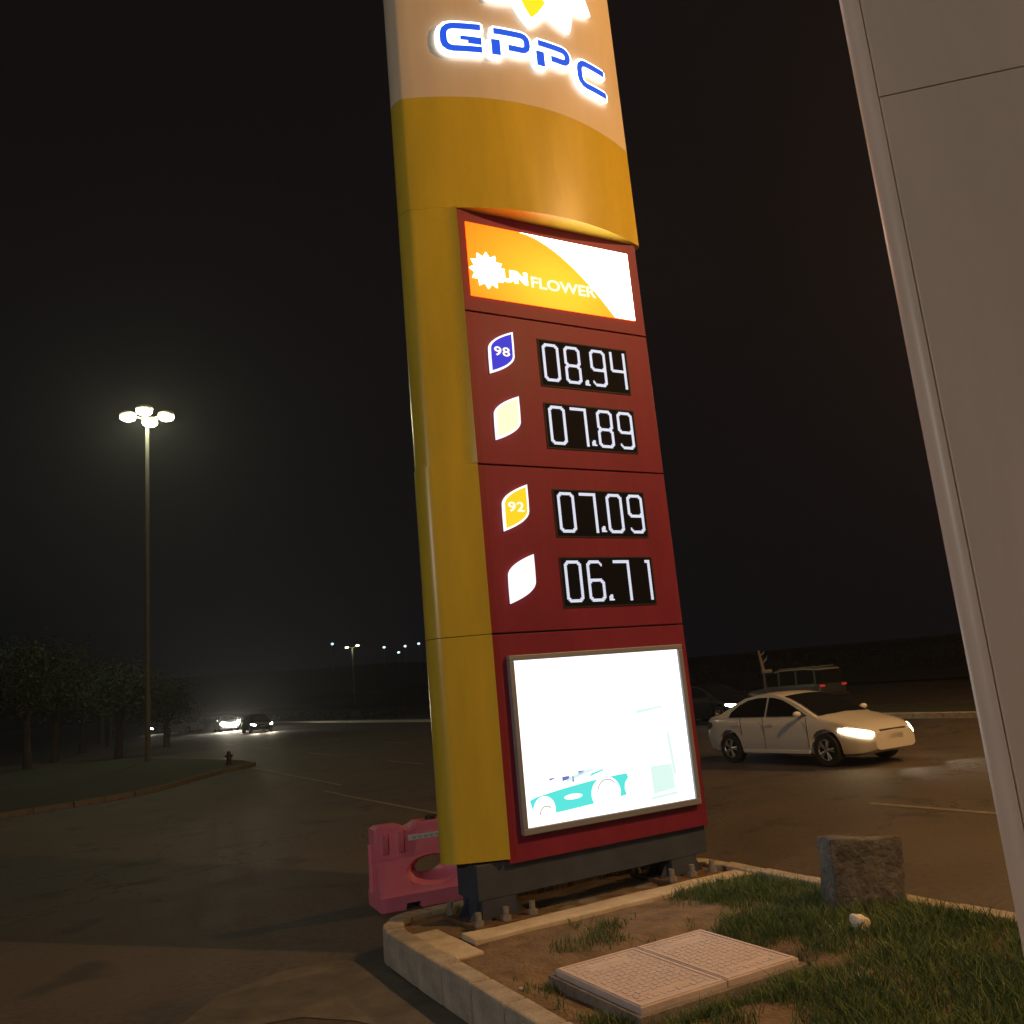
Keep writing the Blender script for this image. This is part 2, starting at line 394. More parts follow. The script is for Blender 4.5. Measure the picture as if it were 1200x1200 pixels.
# yellow flank cladding (left), rounded at its outer edge
def flank(z0, z1, grow):
    pr = [(-.006, .035)] + [(u, arc(u) + .004 + grow) for u in (-.06, -.12, -.18, -.24, -.275)]
    c = (-.30, -.315 + grow); rr_ = (.125 + grow, .165)
    for a in range(70, -121, -10): pr.append((c[0] - rr_[0]*math.cos(R(a)), c[1] + rr_[1]*math.sin(R(a))))
    pr += [(-.2, -.53), (-.006, -.56)]
    return prism(nb(), pr, z0, z1, lambda x, y, d: L3(x, d, y))
for z0, z1, g in ((.665, 2.427, .022), (2.433, 3.897, .022), (3.903, 6.352, 0)):
    obj('cladding_panel', flank(z0, z1, g), M['yellow'], sign, True)
# upper shell: yellow fascia and pale fascia meeting at a gentle wave
US = [-.275 + 2.375*i/40 for i in range(41)]
def outline(n_off=0):
    pr = [(u, arc(u)) for u in US[::-1]]
    c = (-.30, -.315); rr_ = (.125, .165)
    for a in range(60, -121, -12): pr.append((c[0] - rr_[0]*math.cos(R(a)), c[1] + rr_[1]*math.sin(R(a))))
    pr += [(-.1, -.60), (.3, -.78), (.8, -.86), (1.3, -.84), (1.75, -.74), (2.0, -.6), (2.12, -.4), (2.14, -.15), (2.13, -.03)]
    return pr
def wave(u): return 7.515 + .01*math.sin((u+.5)*1.6) - .055*max(0, (u-1.1))**1.5
def shell(zlo, zhi):
    pr = outline(); bm = nb()
    A = [bm.verts.new(L3(x, zlo(x), y)) for x, y in pr]; B = [bm.verts.new(L3(x, zhi(x), y)) for x, y in pr]
    k = len(pr)
    for i in range(k): bm.faces.new((A[i], A[(i+1) % k], B[(i+1) % k], B[i]))
    bm.faces.new(A); bm.faces.new(B[::-1]); return bm
o = obj('lower_fascia', shell(lambda u: 6.356, wave), M['yellow'], sign, True)
o = obj('upper_fascia', shell(lambda u: wave(u)+.001, lambda u: 10.6), M['beige'], sign, True); o['label'] = 'pale beige curved top part of the sign'
# halo-lit letters on the pale fascia
def dense(pts, st=.04):
    out = []
    for a, b in zip(pts, pts[1:]):
        k = max(1, int(math.dist(a, b)/st))
        out += [(a[0] + (b[0]-a[0])*i/k, a[1] + (b[1]-a[1])*i/k) for i in range(k)]
    return out + [pts[-1]]
def stroke(bm, pts, hw, d0, d1, mp, cap=0):
    pts = dense(pts)
    if cap:
        def ext(a, b): 
            L = math.dist(a, b); return (a[0] + (a[0]-b[0])/L*cap, a[1] + (a[1]-b[1])/L*cap)
        pts = [ext(pts[0], pts[1])] + pts + [ext(pts[-1], pts[-2])]
    Lf, Rt = [], []
    for i, q in enumerate(pts):
        a, b = pts[max(0, i-1)], pts[min(len(pts)-1, i+1)]
        d1_ = Vector((q[0]-a[0], q[1]-a[1])) if i else Vector((b[0]-q[0], b[1]-q[1])); d2_ = Vector((b[0]-q[0], b[1]-q[1])) if i < len(pts)-1 else d1_
        d1_.normalize(); d2_.normalize(); t_ = (d1_ + d2_).normalized(); nn = Vector((-t_.y, t_.x)); k = hw/max(.5, nn.dot(Vector((-d1_.y, d1_.x))))
        e = hw if not cap else hw*(.6 if i in (0, len(pts)-1) else 1)
        k = k*e/hw
        Lf.append((q[0] + nn.x*k, q[1] + nn.y*k)); Rt.append((q[0] - nn.x*k, q[1] - nn.y*k))
    rings = [[mp(*l, d0), mp(*l, d1), mp(*r_, d1), mp(*r_, d0)] for l, r_ in zip(Lf, Rt)]
    return loft(bm, rings)
def rnd(x0, x1, z0, z1, rad, side):
    """rounded C-shape open on one side"""
    pts = []
    if side == 'R':      # open right
        pts = [(x1, z1), (x0+rad, z1)] + [(x0+rad - rad*math.sin(R(a)), z1-rad + rad*math.cos(R(a))) for a in (30, 60, 90)]
        pts += [(x0 + rad - rad*math.cos(R(a)), z0+rad - rad*math.sin(R(a))) for a in (0, 30, 60, 90)] + [(x1, z0)]
    else:
        pts = [(x0, z1), (x1-rad, z1)] + [(x1-rad + rad*math.sin(R(a)), z1-rad + rad*math.cos(R(a))) for a in (30, 60, 90)]
        pts += [(x1-rad + rad*math.cos(R(a)), z0+rad - rad*math.sin(R(a))) for a in (0, 30, 60, 90)] + [(x0+.14, z0)]
    return pts
letters = {
 'G': [rnd(-.005, .345, 8.015, 8.265, .085, 'R'), [(.15, 8.135), (.345, 8.125)], [(.22, 8.098), (.345, 8.090)]],
 'P': [rnd(.475, .815, 8.085, 8.25, .06, 'L'), [(.485, 8.15), (.485, 7.985)]],
 'P2': [rnd(.945, 1.285, 8.085, 8.225, .06, 'L'), [(.955, 8.125), (.955, 7.965)]],
 'C': [rnd(1.435, 1.79, 7.925, 8.185, .085, 'R')]}
for k, ss in letters.items():
    bm = nb(); bh = nb()
    for i, s_ in enumerate(ss):
        hw = .030 if not (k == 'G' and i > 0) else .019
        if k.startswith('P') and i == 1: hw = .042
        e = .0007*i
        stroke(bm, s_, hw, .05+e, .062+e, onarc); stroke(bh, s_, hw+.034, .022+e, .046+e, onarc, cap=.032)
    h = obj('letter', bh, M['halo'], sign); h['label'] = 'halo lit letter ' + k[0]
    obj('letter_face', bm, M['blue_e'], h)
# sunflower emblem above the letters
fl = nb(); fy = nb(); FC = (.98, 9.2)
def petal(bm, ang, r0, r1, hw, d0, d1, rb=.62):
    ca, sa = math.cos(ang), math.sin(ang); P = [(r0, -hw*.55), (r1*rb, -hw), (r1*.86, -hw*.52), (r1, 0), (r1*.86, hw*.52), (r1*rb, hw), (r0, hw*.55)]
    prism(bm, [(FC[0] + a*ca - b*sa, FC[1] + a*sa + b*ca) for a, b in P], d0, d1, onarc)
emb = obj('emblem', prism(nb(), [(FC[0] + .42*math.cos(R(a)), FC[1] + .42*math.sin(R(a))) for a in range(0, 360, 15)], .02, .052, onarc), M['halo'], sign)
for i in range(10):
    ang = R(-97 + 36*i)
    pe = obj('petal', petal_bm := nb(), None, emb) if False else None
    bm = nb(); petal(bm, ang, .30, .80, .225, .0200+.0011*i, .046+.0011*i, .64); h = obj('petal', bm, M['halo'], emb)
    if i % 10 in (0, 3, 5, 8):
        bm = nb(); petal(bm, ang, .34, .715, .15, .06, .066, .66); obj('petal', bm, M['petal'], emb)
# lit SUN FLOWER panel
pf = obj('light_panel', bxm(.085, 1.925, -.012, 0.002, 5.488-Z0, 6.225-Z0), M['orange_e'], sign)
bm = nb(); d = .016
cur = [(.66 + 1.02*t_, 6.222 - .73*t_**1.75 + 0*t_) for t_ in [i/14 for i in range(15)]]
prism(bm, [(1.922, 6.222)] + cur + [(1.922, 5.491)], .012, .015, flat); o = obj('printed_field', bm, M['white_e'], pf)
bm = nb(); c0 = (.27, 5.76)
pts = []
for i in range(24):
    rr_ = .185 if i % 2 == 0 else .135; a_ = R(15*i); pts.append((c0[0] + rr_*math.cos(a_), c0[1] + rr_*math.sin(a_)))
prism(bm, pts, .012, .0165, flat); obj('printed_flower', bm, M['white_e'], pf)
sunt = text_bm('UN', .155, .004, lambda x, y, z: L3(.555 + x*1.25, 5.735 + y, .0125 + z), .008); obj('lettering', sunt, M['white_e'], pf)
sunt = text_bm('FLOWER', .155, .004, lambda x, y, z: L3(1.095 + x*1.22, 5.715 + y, .0125 + z), .003); obj('lettering', sunt, M['b_cream'], pf)
# LED price displays
GW, GH, PT = 15, 28, .0139
def octo(x0, x1, y0, y1, c=2.2): return [(x0+c, y0), (x1-c, y0), (x1, y0+c), (x1, y1-c), (x1-c, y1), (x0+c, y1), (x0, y1-c), (x0, y0+c), (x0+c, y0)]
X0, X1, Y0, Y1, YM = 1.5, 12.5, 1.5, 26.5, 13.5
GL = {'0': [octo(X0, X1, Y0, Y1)], '8': [octo(X0, X1, Y0, YM), octo(X0, X1, YM, Y1)],
      '9': [octo(X0, X1, YM-1, Y1), [(X1, YM), (X1, Y0+2.2), (X1-2.2, Y0), (X0+2.2, Y0), (X0+.5, Y0+2.4)]],
      '6': [octo(X0, X1, Y0, YM+1), [(X0, YM), (X0, Y1-2.2), (X0+2.2, Y1), (X1-2.2, Y1), (X1-.5, Y1-2.4)]],
      '7': [[(X0, Y1), (X1, Y1), (X1, Y0-.5)]], '4': [[(X0, Y1+.4), (X0, YM+1.2), (X0+1, YM), (X1, YM)], [(X1, Y1+.4), (X1, Y0-.5)]],
      '1': [[(X1-2.4, Y1), (X1, Y1), (X1, Y0-.5)]], '.': [[(1.6, 1.2), (3.2, 1.2)], [(1.6, 2.5), (3.2, 2.5)], [(2.4, 3.8), (2.4, 3.4)]]}
def seg_d(px, py, a, b):
    dx, dy = b[0]-a[0], b[1]-a[1]; L = dx*dx + dy*dy; t_ = 0 if L == 0 else max(0, min(1, ((px-a[0])*dx + (py-a[1])*dy)/L))
    return math.hypot(px-a[0]-t_*dx, py-a[1]-t_*dy)
glyphs = {}
def glyph(ch):
    if ch in glyphs: return glyphs[ch]
    bm = nb()
    for i in range(GW):
        for j in range(GH):
            if any(seg_d(i, j, a, b) < (.86 if ch != '.' else .9) for s_ in GL[ch] for a, b in zip(s_, s_[1:])):
                box(bm, i*PT+.0008, (i+1)*PT-.0008, -.005, 0, j*PT+.0008, (j+1)*PT-.0008)
    me = bpy.data.meshes.new('digit'); bm.to_mesh(me); bm.free(); me.materials.append(M['led']); glyphs[ch] = me; return me
for zc0, zc1, num in ((4.695, 5.14, '08.94'), (4.095, 4.51, '07.89'), (3.268, 3.688, '07.09'), (2.635, 3.063, '06.71')):
    dsp = obj('price_display', bxm(.752, 1.752, -.006, .002, zc0-Z0, zc1-Z0), M['black'], sign); dsp['label'] = 'black LED price display reading ' + num
    bm = nb()
    for a, b, c_, e in ((.752, 1.752, zc0-.012, zc0), (.752, 1.752, zc1, zc1+.012), (.740, .752, zc0-.012, zc1+.012), (1.752, 1.764, zc0-.012, zc1+.012)): box(bm, a, b, -.008, .003, c_-Z0, e-Z0)
    obj('bezel', bm, M['seam'], dsp)
    x = .768; dig = 0
    for k, ch in enumerate(num):
        o = bpy.data.objects.new('decimal_point' if ch == '.' else 'digit', glyph(ch)); C.objects.link(o); o.parent = dsp
        if ch == '.': o.location = (1.220, -.0062, zc0 + .025 - Z0)
        else: o.location = (.768 + .238*dig + (.056 if dig > 1 else 0), -.0062, (zc0+zc1)/2 - GH*PT/2 - Z0); dig += 1
# fuel grade badges
def leaf(cxu, z0, wd, ht, ins=0):
    pts = [(0, 0), (0, .33), (.015, .58)]
    for i in range(1, 9):
        t_ = i/8; a, b, c_ = (.015, .58), (.07, .80), (1, 1); pts.append(tuple((1-t_)**2*a[k] + 2*t_*(1-t_)*b[k] + t_*t_*c_[k] for k in (0, 1)))
    pts += [(1-x_, 1-y_) for x_, y_ in pts[1:-1]]
    q = [((x_-.5)*wd, (y_-.5)*ht) for x_, y_ in pts]
    if ins:
        kx, ky = 1 - 2.0*ins/wd, 1 - 2.6*ins/ht; q = [(a*kx, b*ky) for a, b in q]
    return [(cxu + a, z0 + b) for a, b in q]
for zc, m, tx, lb in ((4.962, 'b_blue', '98', 'blue'), (4.338, 'b_pale', '95', 'pale washed out yellow'), (3.515, 'b_yel', '92', 'yellow'), (2.888, 'b_white', '', 'plain white')):
    bd = obj('grade_badge', prism(nb(), leaf(.342, zc, .265, .425), -.002, .022, flat), M['b_white'], sign); bd['label'] = lb + ' leaf shaped lit badge' + (' numbered ' + tx if tx in ('98', '92') else '')
    if tx:
        obj('badge_face', prism(nb(), leaf(.342, zc, .265, .425, .020), .022, .0245, flat), M[m], bd)
        if tx != '95':
            for kk, chh in enumerate(tx): obj('badge_number', text_bm(chh, .12, .002, lambda x, y, z, zc=zc, kk=kk: L3(.342 + (kk-.5)*.085 + x*1.35, zc + y, .0246 + z), .0022), M['b_cream'], bd)
# advert light box
adf = nb(); A0, A1, B0, B1 = .125, 1.958, .818, 2.242
for a, b, c_, e in ((A0, A1, B0, B0+.052), (A0, A1, B1-.045, B1), (A0, A0+.045, B0+.052, B1-.045), (A1-.05, A1, B0+.052, B1-.045)): box(adf, a, b, -.055, .0, c_-Z0, e-Z0, bev=.006)
fr = obj('advert_frame', adf, M['alu'], sign)
scn = obj('advert_screen', bxm(.165, 1.912, -.03, .004, .866-Z0, 2.20-Z0), M['screen'], sign); scn['label'] = 'glaring white backlit advert with a turquoise car'
def ad(name, pts, m, d=.0308): return obj(name, prism(nb(), pts, d-.001, d, flat), M[m], scn)
def circ(x, z, r_, k=20, r2=None): return [(x + r_*math.cos(2*math.pi*i/k), z + (r2 or r_)*math.sin(2*math.pi*i/k)) for i in range(k)]
ad('printed_car', [(.215, 1.075), (.28, 1.095), (.43, 1.115), (.55, 1.13), (.75, 1.15), (.95, 1.165), (1.19, 1.175), (1.205, 1.14), (1.165, 1.10), (1.155, 1.05), (1.17, 1.00), (1.09, .99), (.8, .97), (.55, .955), (.27, .945), (.235, 1.0)], 'print_c')
ad('printed_wheel_arch', circ(.345, .985, .105, 22, .11), 'screen', .0318); ad('printed_wheel_arch', circ(.96, 1.04, .15, 24, .135), 'screen', .0318)
ad('printed_highlight', circ(.63, 1.055, .09, 16, .022), 'screen', .0319)
ad('printed_roof', [(.52, 1.155), (.62, 1.215), (.78, 1.255), (.90, 1.25), (.72, 1.205)], 'print_p')
for (x, z, ww, hh_) in ((.575, 1.205, .07, .035), (.73, 1.235, .055, .03), (.44, 1.215, .05, .018), (.645, 1.19, .018, .05)): ad('printed_window', [(x-ww/2, z-hh_/2), (x+ww/2, z-hh_/2+.01), (x+ww/2, z+hh_/2), (x-ww/2, z+hh_/2)], 'print_d')
ad('printed_fin', [(.80, 1.19), (.95, 1.225), (.96, 1.24), (.83, 1.215)], 'print_c')
for cxw, czw, r_ in ((.36, .955, .06), (.975, 1.05, .10)):
    bm = nb(); stroke(bm, [(cxw + r_*math.cos(R(a)), czw + r_*math.sin(R(a))) for a in range(35, 200, 15)], .005, .0322, .0328, flat); obj('printed_wheel', bm, M['print_g'], scn)
ad('printed_pump', [(1.455, .965), (1.70, .985), (1.69, 1.20), (1.45, 1.20)], 'print_p'); ad('printed_pump', [(1.42, .92), (1.72, .935), (1.72, .96), (1.42, .945)], 'print_p')
ad('printed_pump', [(1.70, 1.10), (1.735, 1.11), (1.70, 1.48), (1.67, 1.47)], 'print_p'); ad('printed_pump', [(1.36, 1.66), (1.66, 1.69), (1.66, 1.71), (1.36, 1.69)], 'print_p')
# dark skirt, feet, base plates, gussets, bolts
obj('skirt', bxm(-.27, 2.035, .045, .42, .385-Z0, .648-Z0, bev=.006), M['glare_steel'], sign)
def foot(u0, u1):
    f = obj('foot', bxm(u0, u1, .05, .40, .232-Z0, .390-Z0), M['glare_steel'], sign)
    obj('base_plate', bxm(u0-.13, u1+.13, -.09, .52, .205-Z0, .237-Z0, bev=.004), M['rust'], f)
    for (gu, s_) in ((u0, -1), (u1, 1)):
        for yy in (.10, .30):
            bm = nb(); prism(bm, [(gu, .24-Z0), (gu + s_*.10, .24-Z0), (gu, .382-Z0)], yy, yy+.012, lambda x, z, d: (x, d, z)); obj('gusset', bm, M['glare_steel'], f)
    bm = nb()
    for bu in (u0-.085, (u0+u1)/2, u1+.085):
        for yy in (-.045, .47):
            b = nb(); tube(b, [(bu, yy, .225-Z0), (bu, yy, .335-Z0)], .024, 12); obj('anchor_bolt', b, M['bolt'], f, True)
            b = nb(); tube(b, [(bu, yy, .238-Z0), (bu, yy, .275-Z0)], .04, 6); obj('nut', b, M['bolt'], f)
foot(-.24, .06); foot(1.62, 1.90)

# ------------------------------------------------------------------ street lamps that light the place
def sodium_lamp(x, y, h, aim, label, watts):
    t = thing('street_lamp', label, 'street lamp', (x, y, gz(y)), math.atan2(aim[1], aim[0]), 'sodium street lamps beside the road')
    obj('pole', tube(nb(), [(0, 0, 0), (0, 0, h*.55), (0, 0, h-.9), (.35, 0, h-.2), (1.5, 0, h)], [.11, .08, .065, .05, .04], 12), M['pole'], t, True)
    obj('base', bxm(-.25, .25, -.25, .25, 0, .12, bev=.02), M['kerb'], t)
    hd = nb(); loft(hd, [[(1.4, -.06, h-.02), (1.4, .06, h-.02), (1.4, .06, h+.07), (1.4, -.06, h+.07)], [(1.75, -.16, h-.03), (1.75, .16, h-.03), (1.75, .12, h+.13), (1.75, -.12, h+.13)], [(2.15, -.12, h-.02), (2.15, .12, h-.02), (2.15, .08, h+.07), (2.15, -.08, h+.07)]])
    hd = obj('lamp_head', hd, M['pole'], t, True)
    obj('lens', bxm(1.62, 2.05, -.11, .11, h-.06, h-.034, bev=.01), M['lamp_s'], hd)
    li = bpy.data.lights.new('lamp_light', 'POINT'); li.energy = watts; li.color = SODIUM; li.shadow_soft_size = .09
    lo = bpy.data.objects.new('lamp_light', li); C.objects.link(lo); lo.parent = t; lo.location = (1.85, 0, h-.18)
sodium_lamp(10.9, 3.0, 10.2, (-1, .15), 'tall sodium street lamp just past the white column, off to the right', SODIUM_W*.68)
sodium_lamp(18.0, 17.6, 10.5, (-.87, -.49), 'tall sodium street lamp on the median, level with the price sign', SODIUM_W*.8)
# unseen white fill lamp added behind the viewer for the station's canopy lights
t = thing('fill_lamp', 'unseen white fill lamp on a square post, standing in for the station canopy lights', 'lamp', (-9.5, -5.5, 0), R(45))
obj('pole', bxm(-.07, .07, -.07, .07, 0, 6.2, bev=.01), M['pole'], t)
hd = obj('lamp_head', bxm(-.1, .55, -.22, .22, 6.2, 6.32, bev=.02), M['pole'], t); obj('lens', bxm(0, .5, -.18, .18, 6.165, 6.198), M['lamp_c'], hd)
li = bpy.data.lights.new('lamp_light', 'POINT'); li.energy = COOL_W*4; li.color = (1, .90, .78); li.shadow_soft_size = .25
lo = bpy.data.objects.new('lamp_light', li); C.objects.link(lo); lo.parent = t; lo.location = (.3, 0, 5.9)
# high mast at left
D = 40
t = thing('mast_lamp', 'tall mast with a crown of greenish white floodlights at far left', 'street lamp', (-17.35, 40, gz(40)), R(10))
hm = 16.35
obj('pole', tube(nb(), [(0, 0, 0), (0, 0, 6), (0, 0, hm)], [.125, .105, .08], 14), M['mastpole'], t, True)
for a, ln in ((5, .62), (95, .62), (185, .62), (275, .62)):
    ca, sa = math.cos(R(a)), math.sin(R(a))
    ar = obj('arm', tube(nb(), [(0, 0, hm-.1), (ca*ln, sa*ln, hm+.1)], .045, 8), M['pole'], t)
    hd = ico(nb(), (ca*(ln+.25), sa*(ln+.25), hm+.17), (.40, .40, .17), 2); obj('lamp_head', hd, M['pole'], ar, True)
    obj('lens', ico(nb(), (ca*(ln+.25), sa*(ln+.25), hm+.03), (.36, .36, .20), 2), M['lamp_w'], ar, True)
li = bpy.data.lights.new('lamp_light', 'POINT'); li.energy = 170; li.color = (1, .93, .60); li.shadow_soft_size = .2
for a in (5, 95, 185, 275):
    lo = bpy.data.objects.new('lamp_light', li); C.objects.link(lo); lo.parent = t; lo.location = (.9*math.cos(R(a)), .9*math.sin(R(a)), hm-.4)
# far lamps on the hill
far = [(-72.6, 330, 25.6, 'lamp_far', 'faint bluish hill lamp farthest left above the hill road'), (-53.0, 330, 22.6, 'lamp_far', 'faint bluish hill lamp right of the twin arm lamp'), (-47.6, 330, 20.2, 'lamp_far', 'lowest faint bluish lamp of the hill row'), (-45.0, 330, 22.3, 'lamp_far', 'dim bluish hill lamp above the lowest one'), (-39.8, 330, 22.8, 'lamp_far', 'pale hill lamp nearest the sign edge')]
FARPIX = None
def far_lamp(x, y, z, m, label):
    zb = z - 9
    t = thing('hill_lamp', label, 'street lamp', (x, y, zb), 0, 'street lamps on the far hill')
    obj('pole', tube(nb(), [(0, 0, -6), (0, 0, 8.9)], [.12, .08], 8), M['pole'], t)
    obj('lens', ico(nb(), (0, -.1, 9), (.55, .3, .42), 2), M[m], t)
for a in far: far_lamp(*a)
t = thing('twin_lamp', 'distant twin arm street lamp with two warm heads left of the sign', 'street lamp', (-43.4, 220, gz(220)-1))
hp = 16.6 - gz(220) + 1
obj('pole', tube(nb(), [(0, 0, 0), (0, 0, hp-.3)], [.22, .2], 8), M['pole'], t)
for s_ in (-1, 1):
    a = obj('arm', tube(nb(), [(0, 0, hp-.3), (s_*1.0, 0, hp)], .12, 8), M['pole'], t)
    obj('lens', ico(nb(), (s_*1.35, 0, hp + (-.1 if s_ < 0 else .15)), (.5, .3, .26), 2), M['lamp_fw'], a)
li = bpy.data.lights.new('lamp_light', 'POINT'); li.energy = 60; li.color = (1, .95, .5)
lo = bpy.data.objects.new('lamp_light', li); C.objects.link(lo); lo.parent = t; lo.location = (0, -1.2, hp-.8)

# ------------------------------------------------------------------ water-filled barrier
bw = thing('water_barrier', 'red plastic water filled barrier with a white strip behind the sign foot', 'barrier', (-1.57, 8.74, 0), R(24))
Lb = 1.35; prof = [(.0, .0), (.0, .13), (.025, .15), (.11, .43), (.13, .46), (.13, .73), (.15, .76), (.37, .76), (.39, .73), (.39, .46), (.41, .43), (.495, .15), (.52, .13), (.52, 0)]
rings = []
for i in range(28):
    x = Lb*i/27; e = .012 if i in (0, 27) else 0
    dip = -.05*max(0, 1-abs((x-.36)/.09)) - .05*max(0, 1-abs((x-1.0)/.09)) - (.02 if i in (0, 27) else 0)
    rings.append([(x, y + (e if y < .26 else -e), z + (dip if z > .7 else 0)) for y, z in prof])
bm = loft(nb(), rings); body = obj('body', bm, M['plastic'], bw, True)
def bool_cut(o, cutter_bm):
    cme = bpy.data.meshes.new('c'); bmesh.ops.recalc_face_normals(cutter_bm, faces=cutter_bm.faces[:]); cutter_bm.to_mesh(cme); cutter_bm.free()
    c = bpy.data.objects.new('c', cme); C.objects.link(c); c.matrix_world = o.parent.matrix_basis @ o.matrix_basis if o.parent else o.matrix_basis
    md = o.modifiers.new('b', 'BOOLEAN'); md.operation = 'DIFFERENCE'; md.object = c; md.solver = 'EXACT'
    bpy.context.view_layer.update()
    me = bpy.data.meshes.new_from_object(o.evaluated_get(bpy.context.evaluated_depsgraph_get()))
    o.modifiers.clear(); old = o.data; o.data = me; me.name = old.name
    bpy.data.objects.remove(c); bpy.data.meshes.remove(cme)
def ell(cx_, cz_, a, b, y, k=22): return [(cx_ + a*math.cos(2*math.pi*i/k), y, cz_ + b*math.sin(2*math.pi*i/k)) for i in range(k)]
cut = loft(nb(), [ell(.56, .33, .40, .19, -.02), ell(.56, .34, .16, .085, .17), ell(.56, .34, .16, .085, .35), ell(.56, .33, .40, .19, .54)])
bool_cut(body, cut)
for cxn in (.32, 1.02):
    bool_cut(body, loft(nb(), [[(cxn-.09, y, -.05), (cxn-.07, y, .055), (cxn+.07, y, .055), (cxn+.09, y, -.05)] for y in (-.1, .62)]))
for f in body.data.polygons: f.use_smooth = True
try: body.data.set_sharp_from_angle(angle=R(35))
except Exception: pass
obj('reflective_strip', bxm(.34, .72, .122, .1315, .60, .65), M['tape'], bw)
bm = nb()
for i in range(5): box(bm, .375 + i*.06, .415 + i*.06, .1205, .1225, .612, .634)
obj('strip_print', bm, M['tapeprint'], bw)
for x in (.06, .22): obj('moulded_rib', bxm(x, x+.07, .116, .14, .50, .70, bev=.01), M['plastic'], bw, True)
obj('filler_cap', tube(nb(), [(.62, .26, .755), (.62, .26, .79)], .06, 14), M['trim'], bw, True)
obj('joint_lug', tube(nb(), [(-.012, .26, .16), (-.012, .26, .60)], .03, 12), M['plastic'], bw, True)

# ------------------------------------------------------------------ pit cover in the grass
cov = thing('pit_cover', 'pinkish rectangular pit cover of two textured lids set in the grass', 'cover', (.01, 5.9, .165), TH)
cw, ch = 1.19, .90
bm = nb()
for a, b, c_, e in ((-.035, cw+.035, .008, .035), (-.035, cw+.035, -ch-.035, -ch-.008), (-.035, -.008, -ch-.008, .008), (cw+.008, cw+.035, -ch-.008, .008)): box(bm, a, b, c_, e, -.06, .022, bev=.004)
obj('frame', bm, M['pit'], cov)
obj('pit_wall', bxm(0, cw, -ch, 0, -.1, .012), M['pit'], cov)
def lid(x0, x1):
    l = obj('lid', bxm(x0, x1, -ch, 0, .012, .056, bev=.006), M['lid'], cov)
    bm = nb()
    for a, b, c_, e in ((x0+.012, x1-.012, -.034, -.012), (x0+.012, x1-.012, -ch+.012, -ch+.034), (x0+.012, x0+.034, -ch+.034, -.034), (x1-.034, x1-.012, -ch+.034, -.034)): box(bm, a, b, c_, e, .05, .061)
    obj('rim', bm, M['lidedge'], l)
    bm = nb(); k = 0; st = .0525; nx = int((x1-x0-.09)/st); ny = int((ch-.09)/st)
    for i in range(nx):
        for j in range(ny):
            px, py = x0+.046 + i*st + st/2, -.046 - j*st - st/2
            mid = (x0+x1)/2
            if abs(px-mid) < .17 and (abs(py + .14) < .045 or abs(py + ch - .14) < .045): continue
            if (i//1 + j) % 2 == 0: box(bm, px-.021, px+.021, py-.009, py+.009, .055, .0595)
            else: box(bm, px-.009, px+.009, py-.021, py+.021, .055, .0595)
    stuff(obj('tread_pattern', bm, M['lidedge'], l))
    for py in (-.14, -ch+.14):
        bm = bxm((x0+x1)/2-.15, (x0+x1)/2+.15, py-.018, py+.018, .05, .0585, bev=.004); h = obj('handle', bm, M['lidedge'], l)
lid(.0, .615); lid(.623, cw)

# ------------------------------------------------------------------ stones
def chunk(name, label, cat, loc, rz, dims, m, sd, jit):
    bm = bxm(-dims[0]/2, dims[0]/2, -dims[1]/2, dims[1]/2, 0, dims[2], bev=.02)
    bmesh.ops.subdivide_edges(bm, edges=bm.edges[:], cuts=5, use_grid_fill=True)
    for v in bm.verts:
        q = v.co*5 + Vector((sd, 0, 0)); v.co += Vector((noise.noise(q), noise.noise(q + Vector((9, 0, 0))), noise.noise(q + Vector((0, 9, 0)))*.8))*jit
        q = v.co*17; v.co += Vector((noise.noise(q), noise.noise(q + Vector((9, 0, 0))), noise.noise(q + Vector((0, 9, 0)))))*jit*.35
    o = obj(name, bm, m, None, True); o.location = loc; o.rotation_euler = (0, 0, rz); return tag(o, label, cat)
o = chunk('concrete_block', 'rough dark concrete block standing upright in the grass by the right kerb', 'block', (2.29, 6.74, .15), R(8), (.54, .26, .53), M['stone'], 2, .035); o.rotation_euler = (R(-4), R(5), R(8))
o = chunk('white_rock', 'small whitish rock lying in the grass before the concrete block', 'rock', (2.05, 6.15, .19), .5, (.12, .10, .12), M['rock'], 6, .035)
o = chunk('white_pebble', 'tiny whitish pebble in the grass at the foot of the concrete block', 'rock', (2.06, 6.9, .2), .2, (.07, .05, .04), M['rock'], 8, .012)
o = chunk('white_pebble', 'tiny pale pebble on bare soil left of the pit cover', 'rock', (-.20, 5.62, .2), .2, (.035, .03, .02), M['rock'], 3, .008)

